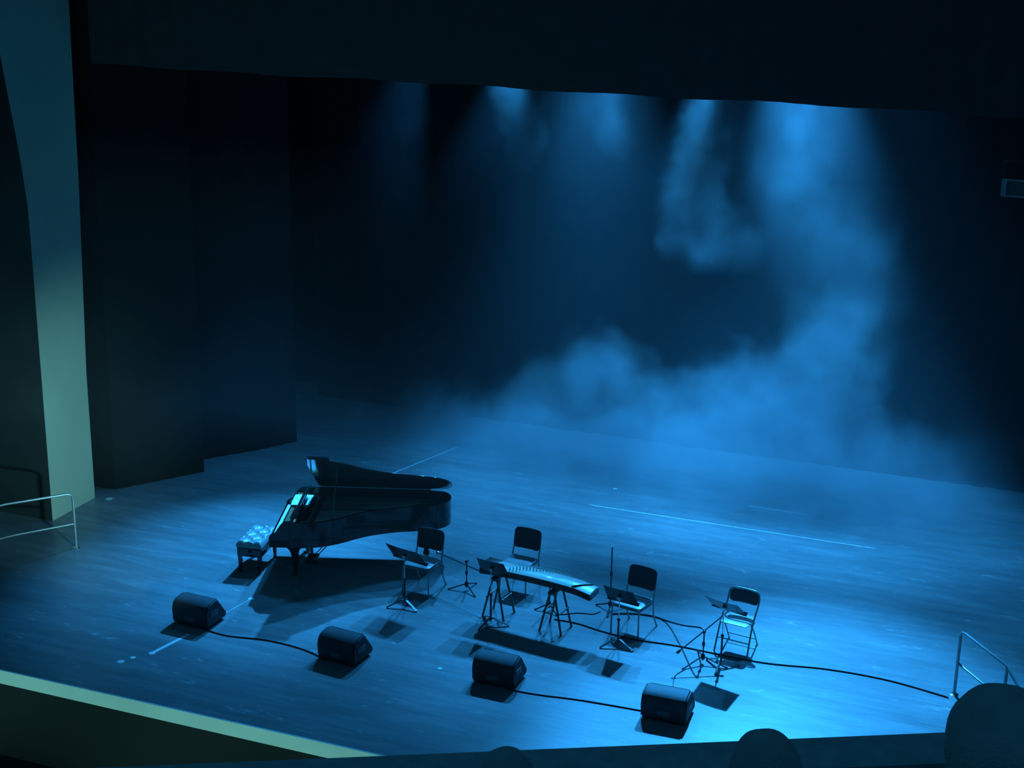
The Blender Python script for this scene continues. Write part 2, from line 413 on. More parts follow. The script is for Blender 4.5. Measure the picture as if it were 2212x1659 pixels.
# lid, hinged along the straight bass side, opened towards the audience
ANG = 36
lid = [(max(a, 0.50) + (0.0 if a < 0.6 else 0.012), b - (0.012 if b < -0.02 else 0)) for a, b in out]
ML = Matrix.Translation((0, 0, 1.005)) @ Matrix.Rotation(R(ANG), 4, 'X').inverted()
bm = bm_new(); add_prism(bm, lid, 0.0, 0.022, lambda a, b, z: ML @ Vector((a, b, z)))
ld = obj('lid', bm, MT['piano'], pn, bevel=0.004)
bm = bm_new(); add_prism(bm, [(0.52, -0.01), (0.86, -0.01), (0.86, -W), (0.52, -W)], 0.024, 0.044, lambda a, b, z: ML @ Vector((a, b, z)))
obj('front_flap', bm, MT['piano'], ld, bevel=0.003)
bm = bm_new()
add_tube(bm, [(0.52, 0.006, 1.0), (LN - 0.34, 0.006, 1.0)], 0.011, 6)
obj('hinge', bm, MT['chrome'], ld, label='long bright hinge strip')
tip = ML @ Vector((0.95, -1.18, 0.0))
bm = bm_new(); add_tube(bm, [(0.90, -1.30, 0.98), tip], 0.011, 8); obj('prop_stick', bm, MT['piano'], pn)
# legs
def piano_leg(x, y):
    bm = bm_new()
    prof = [(0.60, 0.13), (0.56, 0.12), (0.51, 0.085), (0.46, 0.062), (0.40, 0.052), (0.28, 0.043), (0.14, 0.036), (0.10, 0.036), (0.095, 0.05), (0.07, 0.05)]
    pv = None
    for z, s in prof:
        row = [bm.verts.new((x + sx * s, y + sy * s, z)) for sx, sy in ((-1, -1), (1, -1), (1, 1), (-1, 1))]
        if pv:
            for k in range(4): bm.faces.new((pv[k], pv[(k + 1) % 4], row[(k + 1) % 4], row[k]))
        else: bm.faces.new(row)
        pv = row
    bm.faces.new(pv)
    l = obj('leg', bm, MT['piano'], pn, smooth=False, bevel=0.004)
    bm = bm_new()
    add_lathe(bm, [(0.001, -0.012), (0.035, -0.012), (0.035, 0.012), (0.001, 0.012)], 14, mtx=Matrix.Translation((x, y, 0.035)) @ Matrix.Rotation(R(90), 4, 'X'))
    add_box(bm, x - 0.02, x + 0.02, y - 0.02, y + 0.02, 0.045, 0.07)
    obj('caster', bm, MT['brass'], l)
piano_leg(0.34, -1.26); piano_leg(0.34, -0.20); piano_leg(2.20, -0.30)
bm = bm_new()
for y in (-0.70, -0.80): add_tube(bm, [(0.48, y, 0.60), (0.50, y, 0.14)], 0.016, 8)
add_rbox(bm, 0.42, 0.60, -0.88, -0.62, 0.09, 0.15, 0.01); add_tube(bm, [(0.52, -0.62, 0.13), (0.95, -0.66, 0.6)], 0.008, 6); add_tube(bm, [(0.52, -0.88, 0.13), (0.95, -0.84, 0.6)], 0.008, 6)
ly = obj('pedal_lyre', bm, MT['piano'], pn)
for y in (-0.69, -0.75, -0.81):
    bm = bm_new(); add_rbox(bm, 0.32, 0.44, y - 0.012, y + 0.012, 0.075, 0.087, 0.004); obj('pedal', bm, MT['brass'], ly)

# bench
bn = thing('piano_bench', 'tufted black leather piano bench standing at the keyboard end', 'bench', (-11.26, 18.66, 0), R(9))
bm = bm_new(); NX, NY = 32, 56; bw, bl = 0.20, 0.36
g = []
for i in range(NX + 1):
    row = []
    for j in range(NY + 1):
        x = -bw + 2 * bw * i / NX; y = -bl + 2 * bl * j / NY
        e = min(1.0, min(bw - abs(x), bl - abs(y)) / 0.03)
        tuft = 0.5 - 0.5 * abs(math.cos(PI * (x / 0.13 + y / 0.13) * 0.5) * math.cos(PI * (x / 0.13 - y / 0.13) * 0.5)) ** 3
        tuft2 = abs(math.cos(PI * (x + y) / 0.13 / 2 * 1.0)) ** 8 + abs(math.cos(PI * (x - y) / 0.13 / 2)) ** 8; tuft2 = min(1.0, tuft2 * 0.7)
        row.append(bm.verts.new((x, y, 0.455 + 0.045 * math.sqrt(max(0, e)) * 0.7 + 0.030 * (1 - tuft2) * e)))
    g.append(row)
for i in range(NX):
    for j in range(NY): bm.faces.new((g[i][j], g[i + 1][j], g[i + 1][j + 1], g[i][j + 1]))
edge_v = [g[i][0] for i in range(NX + 1)] + [g[NX][j] for j in range(1, NY + 1)] + [g[i][NY] for i in range(NX - 1, -1, -1)] + [g[0][j] for j in range(NY - 1, 0, -1)]
low = [bm.verts.new((v.co.x, v.co.y, 0.42)) for v in edge_v]
for i in range(len(edge_v)): bm.faces.new((edge_v[i], low[i], low[(i + 1) % len(low)], edge_v[(i + 1) % len(low)]))
bm.faces.new(low)
cu = obj('cushion', bm, MT['leather'], bn)
for ix in range(-1, 2):
    for iy in range(-2, 3):
        bm = bm_new(); add_lathe(bm, [(0.001, 0.0), (0.009, 0.0), (0.006, 0.006), (0.001, 0.007)], 8, (ix * 0.13, iy * 0.13, 0.488))
        obj('button', bm, MT['leather'], cu)
bm = bm_new(); add_rbox(bm, -bw + 0.01, bw - 0.01, -bl + 0.01, bl - 0.01, 0.27, 0.425, 0.006); obj('apron', bm, MT['piano'], bn)
for sx in (-1, 1):
    for sy in (-1, 1):
        bm = bm_new(); pv = None
        for z, s in ((0.27, 0.028), (0.0, 0.019)):
            row = [bm.verts.new((sx * (bw - 0.045) + a * s, sy * (bl - 0.045) + b * s, z)) for a, b in ((-1, -1), (1, -1), (1, 1), (-1, 1))]
            if pv:
                for k in range(4): bm.faces.new((pv[k], pv[(k + 1) % 4], row[(k + 1) % 4], row[k]))
            else: bm.faces.new(row)
            pv = row
        bm.faces.new(pv); obj('leg', bm, MT['piano'], bn, smooth=False)
for s in (-1, 1):
    bm = bm_new(); add_tube(bm, [(0, s * (bl - 0.01), 0.35), (0, s * (bl + 0.035), 0.35)], 0.01, 8)
    add_lathe(bm, [(0.001, -0.012), (0.03, -0.012), (0.03, 0.012), (0.001, 0.012)], 16, mtx=Matrix.Translation((0, s * (bl + 0.04), 0.35)) @ Matrix.Rotation(R(90), 4, 'X'))
    obj('knob', bm, MT['piano'], bn)

# ================================================================== CHAIRS (local front = -Y)
def curved_pad(bm, x0, x1, zb, zt, y, th, curve, tilt, rc=0.07, n=14, m_=12):
    """rounded panel standing in XZ, curved in plan; tilt moves y with z"""
    def inside(u, v):
        # superellipse-ish rounded corners: map square grid to rounded rect
        x = (x0 + x1) / 2 + u * (x1 - x0) / 2; z = (zb + zt) / 2 + v * (zt - zb) / 2
        hx, hz = (x1 - x0) / 2, (zt - zb) / 2
        ax, az = abs(u) * hx, abs(v) * hz
        if ax > hx - rc and az > hz - rc:
            dx, dz = ax - (hx - rc), az - (hz - rc); mx = max(dx, dz)
            l = math.hypot(dx, dz)
            if l > 1e-9: dx, dz = dx * mx / l, dz * mx / l
            ax, az = hx - rc + dx, hz - rc + dz
            x = (x0 + x1) / 2 + math.copysign(ax, u); z = (zb + zt) / 2 + math.copysign(az, v)
        return x, z
    rows = []
    for side in (0, 1):
        gr = []
        for i in range(n + 1):
            r_ = []
            for j in range(m_ + 1):
                u = -1 + 2 * i / n; v = -1 + 2 * j / m_
                x, z = inside(u, v)
                e = 1 - max(abs(u), abs(v)) ** 8
                yy = y + tilt * (z - zb) + curve * (1 - (2 * (x - (x0 + x1) / 2) / (x1 - x0)) ** 2)
                yy += (-1 if side == 0 else 1) * th / 2 * (0.45 + 0.55 * e)
                r_.append(bm.verts.new((x, yy, z)))
            gr.append(r_)
        rows.append(gr)
    for s, gr in enumerate(rows):
        for i in range(n):
            for j in range(m_): bm.faces.new((gr[i][j], gr[i + 1][j], gr[i + 1][j + 1], gr[i][j + 1]))
    def rim(gr): return [gr[i][0] for i in range(n + 1)] + [gr[n][j] for j in range(1, m_ + 1)] + [gr[i][m_] for i in range(n - 1, -1, -1)] + [gr[0][j] for j in range(m_ - 1, 0, -1)]
    a, b = rim(rows[0]), rim(rows[1])
    for i in range(len(a)): bm.faces.new((a[i], a[(i + 1) % len(a)], b[(i + 1) % len(b)], b[i]))
def seat_pad(bm, w, d, z, th, y0=0.0, rc=0.06):
    """rounded seat pad lying flat"""
    b2 = bm_new(); curved_pad(b2, -w / 2, w / 2, -d / 2, d / 2, 0, th, 0.0, 0, rc)
    me = bpy.data.meshes.new('tmp'); b2.to_mesh(me); b2.free()
    me.transform(Matrix.Translation((0, y0, z)) @ Matrix.Rotation(R(90), 4, 'X').inverted())
    bm.from_mesh(me); bpy.data.meshes.remove(me)
def make_orchestra_chair(label, loc, rz):
    t = thing('orchestra_chair', label, 'chair', loc, rz, 'padded musician chairs')
    bm = bm_new(); seat_pad(bm, 0.44, 0.42, 0.445, 0.055, 0.0); obj('seat', bm, MT['vinyl'], t)
    bm = bm_new(); curved_pad(bm, -0.215, 0.215, 0.56, 0.86, 0.225, 0.045, 0.03, 0.22, 0.06); obj('backrest', bm, MT['fabric'], t)
    for s in (-1, 1):
        bm = bm_new(); add_tube(bm, smooth_pts([(s * 0.205, -0.20, 0.41), (s * 0.21, -0.205, 0.3), (s * 0.215, -0.21, 0.0)], 4), 0.0125, 8); obj('leg', bm, MT['chair_metal'], t)
        bm = bm_new(); add_tube(bm, smooth_pts([(s * 0.20, 0.30, 0.80), (s * 0.21, 0.25, 0.60), (s * 0.215, 0.205, 0.43), (s * 0.215, 0.23, 0.20), (s * 0.22, 0.33, 0.0)], 5), 0.0125, 8); obj('leg', bm, MT['chair_metal'], t)
    bm = bm_new()
    for s in (-1, 1): add_tube(bm, [(s * 0.207, -0.20, 0.408), (s * 0.215, 0.21, 0.408)], 0.0125, 8)
    add_tube(bm, [(-0.207, -0.18, 0.405), (0.207, -0.18, 0.405)], 0.011, 8); add_tube(bm, [(-0.21, 0.19, 0.405), (0.21, 0.19, 0.405)], 0.011, 8)
    obj('seat_frame', bm, MT['chair_metal'], t)
    return t
ch = make_orchestra_chair('black padded chair beside the piano tail, behind the first music stand', (-8.58, 18.80, 0), R(-4))
dup(ch, (-7.28, 19.38, 0), R(-6), 'black padded chair standing behind the long zither')
dup(ch, (-5.34, 18.72, 0), R(-12), 'black padded chair right of the zither, behind a music stand')

# folding chair
fc = thing('folding_chair', 'steel folding chair with shiny seat, rightmost seat on the stage', 'chair', (-3.86, 18.78, 0), R(-8))
bm = bm_new(); seat_pad(bm, 0.39, 0.38, 0.435, 0.022, -0.02, 0.05); obj('seat', bm, MT['fold_metal'], fc)
bm = bm_new(); curved_pad(bm, -0.205, 0.205, 0.60, 0.775, 0.155, 0.018, 0.035, 0.22, 0.06); obj('backrest', bm, MT['black_metal'], fc, label='dark pressed steel backrest')
bm = bm_new()                                                            # continuous back hoop running into the front legs
hoop = [(-0.235, -0.24, 0.0), (-0.225, -0.07, 0.40), (-0.22, 0.13, 0.62), (-0.215, 0.175, 0.73), (-0.17, 0.195, 0.79), (0, 0.20, 0.80),
        (0.17, 0.195, 0.79), (0.215, 0.175, 0.73), (0.22, 0.13, 0.62), (0.225, -0.07, 0.40), (0.235, -0.24, 0.0)]
add_tube(bm, smooth_pts(hoop, 5), 0.0125, 8); obj('front_frame', bm, MT['fold_metal'], fc)
for s in (-1, 1):
    bm = bm_new(); add_tube(bm, [(s * 0.20, -0.06, 0.425), (s * 0.205, 0.08, 0.25), (s * 0.205, 0.24, 0.0)], 0.011, 8); obj('leg', bm, MT['fold_metal'], fc)
    bm = bm_new(); add_box(bm, s * 0.212 - 0.004, s * 0.212 + 0.004, -0.08, 0.06, 0.39, 0.43); obj('hinge_bracket', bm, MT['fold_metal'], fc)
bm = bm_new(); add_tube(bm, [(-0.232, -0.165, 0.18), (0.232, -0.165, 0.18)], 0.008, 6); obj('stretcher', bm, MT['fold_metal'], fc)
bm = bm_new(); add_tube(bm, [(-0.205, 0.17, 0.11), (0.205, 0.17, 0.11)], 0.008, 6); obj('stretcher', bm, MT['fold_metal'], fc)

# ================================================================== MUSIC STANDS (desk faces +Y, musician side)
def make_music_stand(label, loc, rz, zt=0.80, tilt=32, wdt=0.50, hgt=0.32, legrot=0.0):
    t = thing('music_stand', label, 'music stand', loc, rz, 'black music stands')
    md = Matrix.Translation((0, 0.01, zt)) @ Matrix.Rotation(PI, 4, 'Z') @ Matrix.Rotation(R(tilt), 4, 'X')
    bm = bm_new()
    n = 8; pr = None
    rows = []
    for side in (0, 1):
        rr = []
        for i in range(n + 1):
            x = -1 + 2 * i / n
            yb = 0.0
            wob = 0.018 * (x * x)
            lo = md @ Vector((x * wdt / 2, 0 - hgt / 2, wob + side * 0.004)); hi = md @ Vector((x * wdt / 2 * 0.93, hgt / 2 - 0.015 * x * x, wob + side * 0.004))
            rr.append((bm.verts.new(lo), bm.verts.new(hi)))
        rows.append(rr)
    a, b = rows
    for i in range(n):
        bm.faces.new((a[i][0], a[i + 1][0], a[i + 1][1], a[i][1])); bm.faces.new((b[i + 1][0], b[i][0], b[i][1], b[i + 1][1]))
        bm.faces.new((a[i][1], a[i + 1][1], b[i + 1][1], b[i][1])); bm.faces.new((a[i + 1][0], a[i][0], b[i][0], b[i + 1][0]))
    bm.faces.new((a[0][0], a[0][1], b[0][1], b[0][0])); bm.faces.new((a[n][1], a[n][0], b[n][0], b[n][1]))
    dk = obj('desk', bm, MT['black_metal'], t)
    bm = bm_new(); add_box(bm, -wdt / 2, wdt / 2, -hgt / 2 - 0.004, -hgt / 2 + 0.002, 0.0, 0.055, md); obj('ledge', bm, MT['black_metal'], dk, smooth=False)
    bm = bm_new(); add_tube(bm, [(0, 0, zt - 0.03), (0, 0, zt * 0.45)], 0.008, 8); add_box(bm, -0.03, 0.03, -0.02, 0.02, zt - 0.05, zt - 0.01); obj('upper_pole', bm, MT['chrome'], t)
    bm = bm_new(); add_tube(bm, [(0, 0, zt * 0.55), (0, 0, 0.06)], 0.014, 10); obj('pole', bm, MT['black_metal'], t)
    bm = bm_new(); add_lathe(bm, [(0.016, 0), (0.022, 0.01), (0.022, 0.035), (0.016, 0.045)], 12, (0, 0, zt * 0.5)); obj('collar', bm, MT['black_metal'], t)
    for k in range(3):
        a_ = R(legrot + 90 + 120 * k); d = Vector((math.cos(a_), math.sin(a_), 0)); p = Vector((-d.y, d.x, 0))
        bm = bm_new()
        for i in range(5):
            pass
        secs = [(0.0, 0.10), (0.04, 0.105), (0.12, 0.075), (0.26, 0.016)]; pv = None
        for s_, z in secs:
            row = [bm.verts.new(d * s_ + p * q + Vector((0, 0, z + h))) for q, h in ((-0.017, -0.004), (0.017, -0.004), (0.017, 0.004), (-0.017, 0.004))]
            if pv:
                for m2 in range(4): bm.faces.new((pv[m2], pv[(m2 + 1) % 4], row[(m2 + 1) % 4], row[m2]))
            else: bm.faces.new(row)
            pv = row
        bm.faces.new(pv)
        lg = obj('leg', bm, MT['black_metal'], t, smooth=False)
        bm = bm_new(); add_lathe(bm, [(0.008, 0), (0.012, 0.0), (0.010, 0.016), (0.006, 0.018)], 8, tuple(d * 0.255)); obj('rubber_foot', bm, MT['cable'], lg)
    return t
make_music_stand('black music stand in front of the chair beside the piano tail', (-8.58, 18.19, 0), R(-14), 0.80, 52, 0.62, 0.34, 20)
make_music_stand('small black music stand in front of the left end of the zither', (-7.22, 18.12, 0), R(-8), 0.87, 58, 0.46, 0.28, 50)
make_music_stand('black music stand right of the zither, in front of a padded chair', (-5.38, 18.20, 0), R(-10), 0.74, 56, 0.48, 0.32, 20)
make_music_stand('black music stand with nearly flat desk in front of the folding chair', (-3.93, 18.14, 0), R(-16), 0.88, 42, 0.52, 0.34, 75)

# ================================================================== GUZHENG (long zither) + trestles
gz = thing('zither', 'long pale wooden zither with a row of bridges lying on two trestles', 'zither', (-6.62, 18.40, 0.62), R(-7.5))
GL, GW = 1.72, 0.31
def gz_top(x): return 0.115 + 0.035 * (1 - (2 * x / GL) ** 2) - (0.035 * max(0, (x / GL - 0.36)) * 6)
bm = bm_new(); n = 24; m_ = 8; top = []
for i in range(n + 1):
    x = -GL / 2 + GL * i / n; wv = GW / 2 * (1.0 - 0.10 * (i / n))
    top.append([bm.verts.new((x, -wv + 2 * wv * j / m_, gz_top(x) + 0.028 * (1 - (2 * j / m_ - 1) ** 2))) for j in range(m_ + 1)])
for i in range(n):
    for j in range(m_): bm.faces.new((top[i][j], top[i + 1][j], top[i + 1][j + 1], top[i][j + 1]))
ed = [top[i][0] for i in range(n + 1)] + [top[n][j] for j in range(1, m_ + 1)] + [top[i][m_] for i in range(n - 1, -1, -1)] + [top[0][j] for j in range(m_ - 1, 0, -1)]
lw = [bm.verts.new((v.co.x, v.co.y, v.co.z - 0.012 - 0.028 * (1 - (v.co.y / (GW / 2)) ** 2 if abs(v.co.x) > GL / 2 - 1e-4 else 0))) for v in ed]
for i in range(len(ed)): bm.faces.new((ed[i], lw[i], lw[(i + 1) % len(lw)], ed[(i + 1) % len(lw)]))
bm.faces.new(lw)
obj('soundboard', bm, MT['wood_light'], gz)
bm = bm_new()
for i in range(n + 1): pass
pv = None; first = None
for i in range(n + 1):
    x = -GL / 2 + GL * i / n; wv = GW / 2 * (1.0 - 0.10 * (i / n)) + 0.006; zt = gz_top(x) - 0.006
    row = [bm.verts.new((x, -wv, zt)), bm.verts.new((x, -wv, zt - 0.085)), bm.verts.new((x, wv, zt - 0.085)), bm.verts.new((x, wv, zt))]
    if pv:
        for k in range(4): bm.faces.new((pv[k], pv[(k + 1) % 4], row[(k + 1) % 4], row[k]))
    else: bm.faces.new(row)
    pv = row
bm.faces.new(pv)
obj('body', bm, MT['wood_dark'], gz, label='dark lacquered side walls of the zither')
bm = bm_new()
x = -GL / 2; add_rbox(bm, x - 0.004, x + 0.20, -0.152, 0.152, gz_top(x) + 0.012, gz_top(x) + 0.042, 0.01); obj('head_box', bm, MT['wood_dark'], gz)
bm = bm_new(); x = GL / 2
b2 = []
for k in range(9):
    f_ = k / 8; xx = GL / 2 - 0.28 + 0.20 * math.sin(f_ * PI * 0.5); yy = -0.135 + 0.27 * f_
    b2.append((xx, yy, gz_top(xx) + 0.028 * (1 - (yy / 0.14) ** 2) + 0.008))
add_tube(bm, b2, 0.009, 6); obj('tail_ridge', bm, MT['wood_dark'], gz)
bm_s = bm_new()
for k in range(14):
    f_ = (k + 0.5) / 14
    y = -0.115 + 0.23 * f_; x = -0.44 + 0.62 * f_ + 0.02
    z = gz_top(x) + 0.028 * (1 - (y / 0.155) ** 2)
    bm = bm_new(); add_prism(bm, [(-0.016, -0.002), (0.016, -0.002), (0.004, 0.045), (-0.004, 0.045)], -0.006, 0.006, lambda a, b, c: Vector((x + c, y + a, z + b)))
    obj('bridge', bm, MT['ivory'], gz, smooth=False)
    x0 = -GL / 2 + 0.19; x1 = GL / 2 - 0.26 + 0.16 * math.sin(f_ * PI * 0.5)
    add_tube(bm_s, [(x0, y, gz_top(x0) + 0.045), (x, y, z + 0.046), (x1, y, gz_top(x1) + 0.028 * (1 - (y / 0.14) ** 2) + 0.016)], 0.0014, 4)
obj('strings', bm_s, MT['steel'], gz, smooth=False)
def trestle(label, loc, rz, h=0.615):
    t = thing('trestle_stand', label, 'instrument stand', loc, rz, 'zither trestles')
    for s in (-1, 1):
        for q in (-1, 1):
            bm = bm_new(); add_tube(bm, smooth_pts([(s * 0.035, q * 0.12, h - 0.03), (s * 0.10, q * 0.14, h * 0.5), (s * 0.17, q * 0.16, 0.0)], 4), 0.016, 8)
            obj('leg', bm, MT['trestle_wood'], t)
        bm = bm_new(); add_tube(bm, [(s * 0.125, -0.145, 0.30), (s * 0.125, 0.145, 0.30)], 0.012, 8); obj('stretcher', bm, MT['trestle_wood'], t)
    bm = bm_new(); add_rbox(bm, -0.05, 0.05, -0.17, 0.17, h - 0.035, h, 0.008); obj('top_rail', bm, MT['trestle_wood'], t)
    return t
ga = R(-7.5)
def gpos(lx, ly=0): return (-6.62 + lx * math.cos(ga) - ly * math.sin(ga), 18.40 + lx * math.sin(ga) + ly * math.cos(ga), 0)
t1 = trestle('dark splayed trestle holding up the left end of the zither', gpos(-0.63), ga)
dup(t1, gpos(0.28), ga, 'dark splayed trestle under the right half of the zither')
for tr, lx in ((t1, -0.63),): pass

# ================================================================== MICROPHONE STANDS
def mic_stand(name, label, loc, rz, pole_h, boom=None, base='tripod', mic=True, legL=0.30, legrot=0):
    t = thing(name, label, 'microphone stand', loc, rz, 'microphone stands')
    bm = bm_new(); add_tube(bm, [(0, 0, 0.04), (0, 0, pole_h)], 0.010, 8); obj('pole', bm, MT['black_metal'], t)
    bm = bm_new(); add_lathe(bm, [(0.018, 0), (0.02, 0.01), (0.02, 0.05), (0.014, 0.06)], 10, (0, 0, pole_h * 0.55)); obj('clutch', bm, MT['black_metal'], t)
    if base == 'tripod':
        bm = bm_new(); add_lathe(bm, [(0.02, 0.0), (0.028, 0.01), (0.028, 0.06), (0.015, 0.08)], 12, (0, 0, 0.06)); obj('hub', bm, MT['black_metal'], t)
        for k in range(3):
            a_ = R(legrot + 120 * k); bm = bm_new()
            add_tube(bm, [(0.02 * math.cos(a_), 0.02 * math.sin(a_), 0.10), (legL * math.cos(a_), legL * math.sin(a_), 0.012)], 0.010, 8)
            lg = obj('leg', bm, MT['black_metal'], t)
            bm = bm_new(); add_tube(bm, [(legL * 0.96 * math.cos(a_), legL * 0.96 * math.sin(a_), 0.016), (legL * 1.06 * math.cos(a_), legL * 1.06 * math.sin(a_), 0.012)], 0.012, 8); obj('rubber_foot', bm, MT['cable'], lg)
    else:
        bm = bm_new(); add_lathe(bm, [(0.001, 0), (0.13, 0), (0.13, 0.015), (0.03, 0.035), (0.012, 0.05), (0.001, 0.05)], 24); obj('round_base', bm, MT['black_metal'], t)
    end = Vector((0, 0, pole_h)); d = Vector((0, -0.5, 0.3)).normalized()
    if boom:
        a, b = Vector(boom[0]), Vector(boom[1])
        bm = bm_new(); add_tube(bm, [a, b], 0.0085, 8); obj('boom', bm, MT['black_metal'], t)
        bm = bm_new(); add_lathe(bm, [(0.001, -0.02), (0.022, -0.02), (0.022, 0.02), (0.001, 0.02)], 12, mtx=Matrix.Translation((0, 0, pole_h)) @ Matrix.Rotation(R(90), 4, 'X')); obj('clamp', bm, MT['black_metal'], t)
        end = b; d = (b - a).normalized()
        bm = bm_new(); add_tube(bm, [a, a - d * 0.06], 0.018, 8); obj('counterweight', bm, MT['black_metal'], t)
    if mic:
        bm = bm_new(); add_tube(bm, [end, end + d * 0.02, end + d * 0.13], 0.011, 10)
        mc = obj('microphone', bm, MT['chrome'], t)
        q = d.to_track_quat('Z', 'Y').to_matrix().to_4x4()
        bm = bm_new(); add_lathe(bm, [(0.001, -0.005), (0.014, 0.0), (0.024, 0.02), (0.025, 0.035), (0.018, 0.055), (0.001, 0.062)], 12, mtx=Matrix.Translation(end + d * 0.13) @ q)
        obj('mic_head', bm, MT['steel'], mc)
    return t
mic_stand('boom_microphone_stand', 'boom microphone stand reaching from behind the zither towards the piano chair', (-7.98, 19.05, 0), 0, 0.46, ((0.35, -0.33, 0.50), (-0.34, -0.02, 0.50)), legL=0.26, legrot=200)
mic_stand('short_microphone_stand', 'short microphone stand on the floor just behind the zither', (-6.62, 18.88, 0), 0, 0.42, None, legL=0.20, legrot=80)
mic_stand('microphone_stand', 'tall straight tripod microphone stand behind the music stand right of the zither', (-5.82, 19.23, 0), 0, 0.98, None, 'tripod', False, legL=0.24, legrot=40)
mic_stand('boom_microphone_stand', 'low boom microphone stand in front of the folding chair', (-4.18, 18.16, 0), 0, 0.46, ((-0.24, -0.30, 0.28), (0.16, 0.22, 0.60)), legL=0.33, legrot=-5)

# ================================================================== WEDGE MONITORS (baffle faces +Y)
def make_wedge(label, loc, rz):
    t = thing('wedge_monitor', label, 'stage monitor', loc, rz, 'floor monitors along the stage front')
    prof = [(-0.20, 0.03), (-0.215, 0.20), (-0.20, 0.27), (-0.17, 0.325), (-0.12, 0.355), (0.04, 0.375), (0.075, 0.365), (0.28, 0.09), (0.275, 0.05), (0.25, 0.03)]
    w2 = 0.27
    bm = bm_new(); add_prism(bm, prof, -w2, w2, lambda a, b, z: Vector((z, a, b))); cb = obj('cabinet', bm, MT['cabinet'], t, bevel=0.008)
    for s in (-1, 1):
        p2 = [(a * 0.93 + 0.003, 0.2 + (b - 0.2) * 0.93) for a, b in prof]
        bm = bm_new(); add_prism(bm, p2, s * w2, s * (w2 + 0.022), lambda a, b, z: Vector((z, a, b))); sp = obj('side_panel', bm, MT['cabinet'], t, bevel=0.006)
        bm = bm_new(); add_rbox(bm, s * (w2 + 0.018) - 0.008, s * (w2 + 0.018) + 0.012, -0.12, 0.06, 0.16, 0.24, 0.008); obj('handle', bm, MT['plastic'], sp, label='recessed grey side handle')
        for y in (-0.16, 0.2):
            bm = bm_new(); add_lathe(bm, [(0.018, 0), (0.02, 0.03)], 10, (s * 0.21, y, 0.0)); obj('rubber_foot', bm, MT['cable'], t)
    n_ = Vector((0, 0.275, 0.205)).normalized(); mid = Vector((0, 0.178, 0.228))
    mg = Matrix.Translation(mid + n_ * 0.006) @ n_.to_track_quat('Z', 'Y').to_matrix().to_4x4()
    bm = bm_new(); add_rbox(bm, -0.25, 0.25, -0.155, 0.155, -0.008, 0.008, 0.005, mtx=mg); obj('grille', bm, MT['grille'], t)
    bm = bm_new(); add_rbox(bm, -0.08, 0.08, -0.216, -0.200, 0.08, 0.16, 0.006); obj('jack_plate', bm, MT['plastic'], t)
    return t
w0 = make_wedge('black wedge monitor farthest left, in front of the piano bench', (-11.03, 16.62, 0), R(-3))
dup(w0, (-8.66, 16.45, 0), R(-6), 'black wedge monitor in front of the middle of the piano')
dup(w0, (-6.52, 16.66, 0), R(-1), 'black wedge monitor in front of the zither')
dup(w0, (-4.24, 16.62, 0), R(1), 'black wedge monitor farthest right and nearest the stage front')

# ================================================================== CABLES, TAPE, SMALL MARKS, PAINTED GLINTS
def cable(label, pts, r=0.009):
    bm = bm_new(); add_tube(bm, smooth_pts([(x, y, r) for x, y in pts], 8), r, 6)
    return tag(obj('cable', bm, MT['cable']), label, 'cable', 'cables on the stage floor')
cable('thin black cable running between the two leftmost wedge monitors', [(-10.78, 16.42), (-10.4, 16.38), (-9.85, 16.47), (-9.35, 16.44), (-9.0, 16.34), (-8.86, 16.24)])
cable('thin black cable between the zither monitor and the rightmost monitor', [(-6.3, 16.46), (-5.9, 16.48), (-5.4, 16.55), (-4.95, 16.58), (-4.5, 16.60)])
bm = bm_new(); add_tube(bm, smooth_pts([(-5.76, 19.10, 0.012), (-5.5, 19.22, 0.012), (-5.2, 19.26, 0.012), (-4.95, 19.15, 0.03), (-4.6, 18.72, 0.22), (-4.28, 18.28, 0.45), (-4.19, 18.18, 0.475)], 8), 0.012, 6)
tag(obj('cable', bm, MT['cable']), 'thick black cable rising from the tall straight stand to the low boom stand', 'cable', 'cables on the stage floor')
cable('long black cable crossing the floor from the zither to the right railing', [(-6.45, 18.62), (-6.1, 18.62), (-5.7, 18.52), (-5.2, 18.46), (-4.6, 18.50), (-3.46, 18.47), (-2.6, 18.62), (-1.8, 18.62), (-1.02, 18.45)], 0.010)
cable('thin looping cable between the zither trestle and the tall straight stand', [(-6.42, 18.80), (-6.2, 18.95), (-6.0, 19.0), (-5.93, 19.12)], 0.007)
cable('short black cable in front of the low boom microphone stand', [(-4.34, 17.9), (-4.42, 17.65), (-4.36, 17.35), (-4.26, 17.0)], 0.007)

def strip(name, label, p, q, wd, m, cat='tape', group=None, h=0.002):
    p = Vector((*p, 0)); q = Vector((*q, 0)); d = (q - p).normalized(); n_ = Vector((-d.y, d.x, 0)) * wd / 2
    bm = bm_new(); add_prism(bm, [((p + n_).x, (p + n_).y), ((p - n_).x, (p - n_).y), ((q - n_).x, (q - n_).y), ((q + n_).x, (q + n_).y)], 0.0004, h)
    return tag(obj(name, bm, m, smooth=False), label, cat, group)
strip('floor_tape', 'tape strip whitened as a light reflection, running towards the leftmost monitor', (-11.07, 15.57), (-10.93, 16.22), 0.055, MT['tape_glint_white'])  # light reflecting along the tape, put in as solid white
strip('floor_tape', 'thin pale painted reflection line from the leftmost monitor to the piano shadow', (-10.86, 16.75), (-10.73, 17.55), 0.018, MT['tape_pale'])  # thin end of the same reflection, painted as a pale strip
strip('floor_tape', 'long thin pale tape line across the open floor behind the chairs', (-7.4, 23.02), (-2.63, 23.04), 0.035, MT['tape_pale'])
strip('floor_tape', 'pale tape line running upstage into the fog behind the piano', (-11.14, 22.95), (-10.6, 24.86), 0.035, MT['tape_pale'])
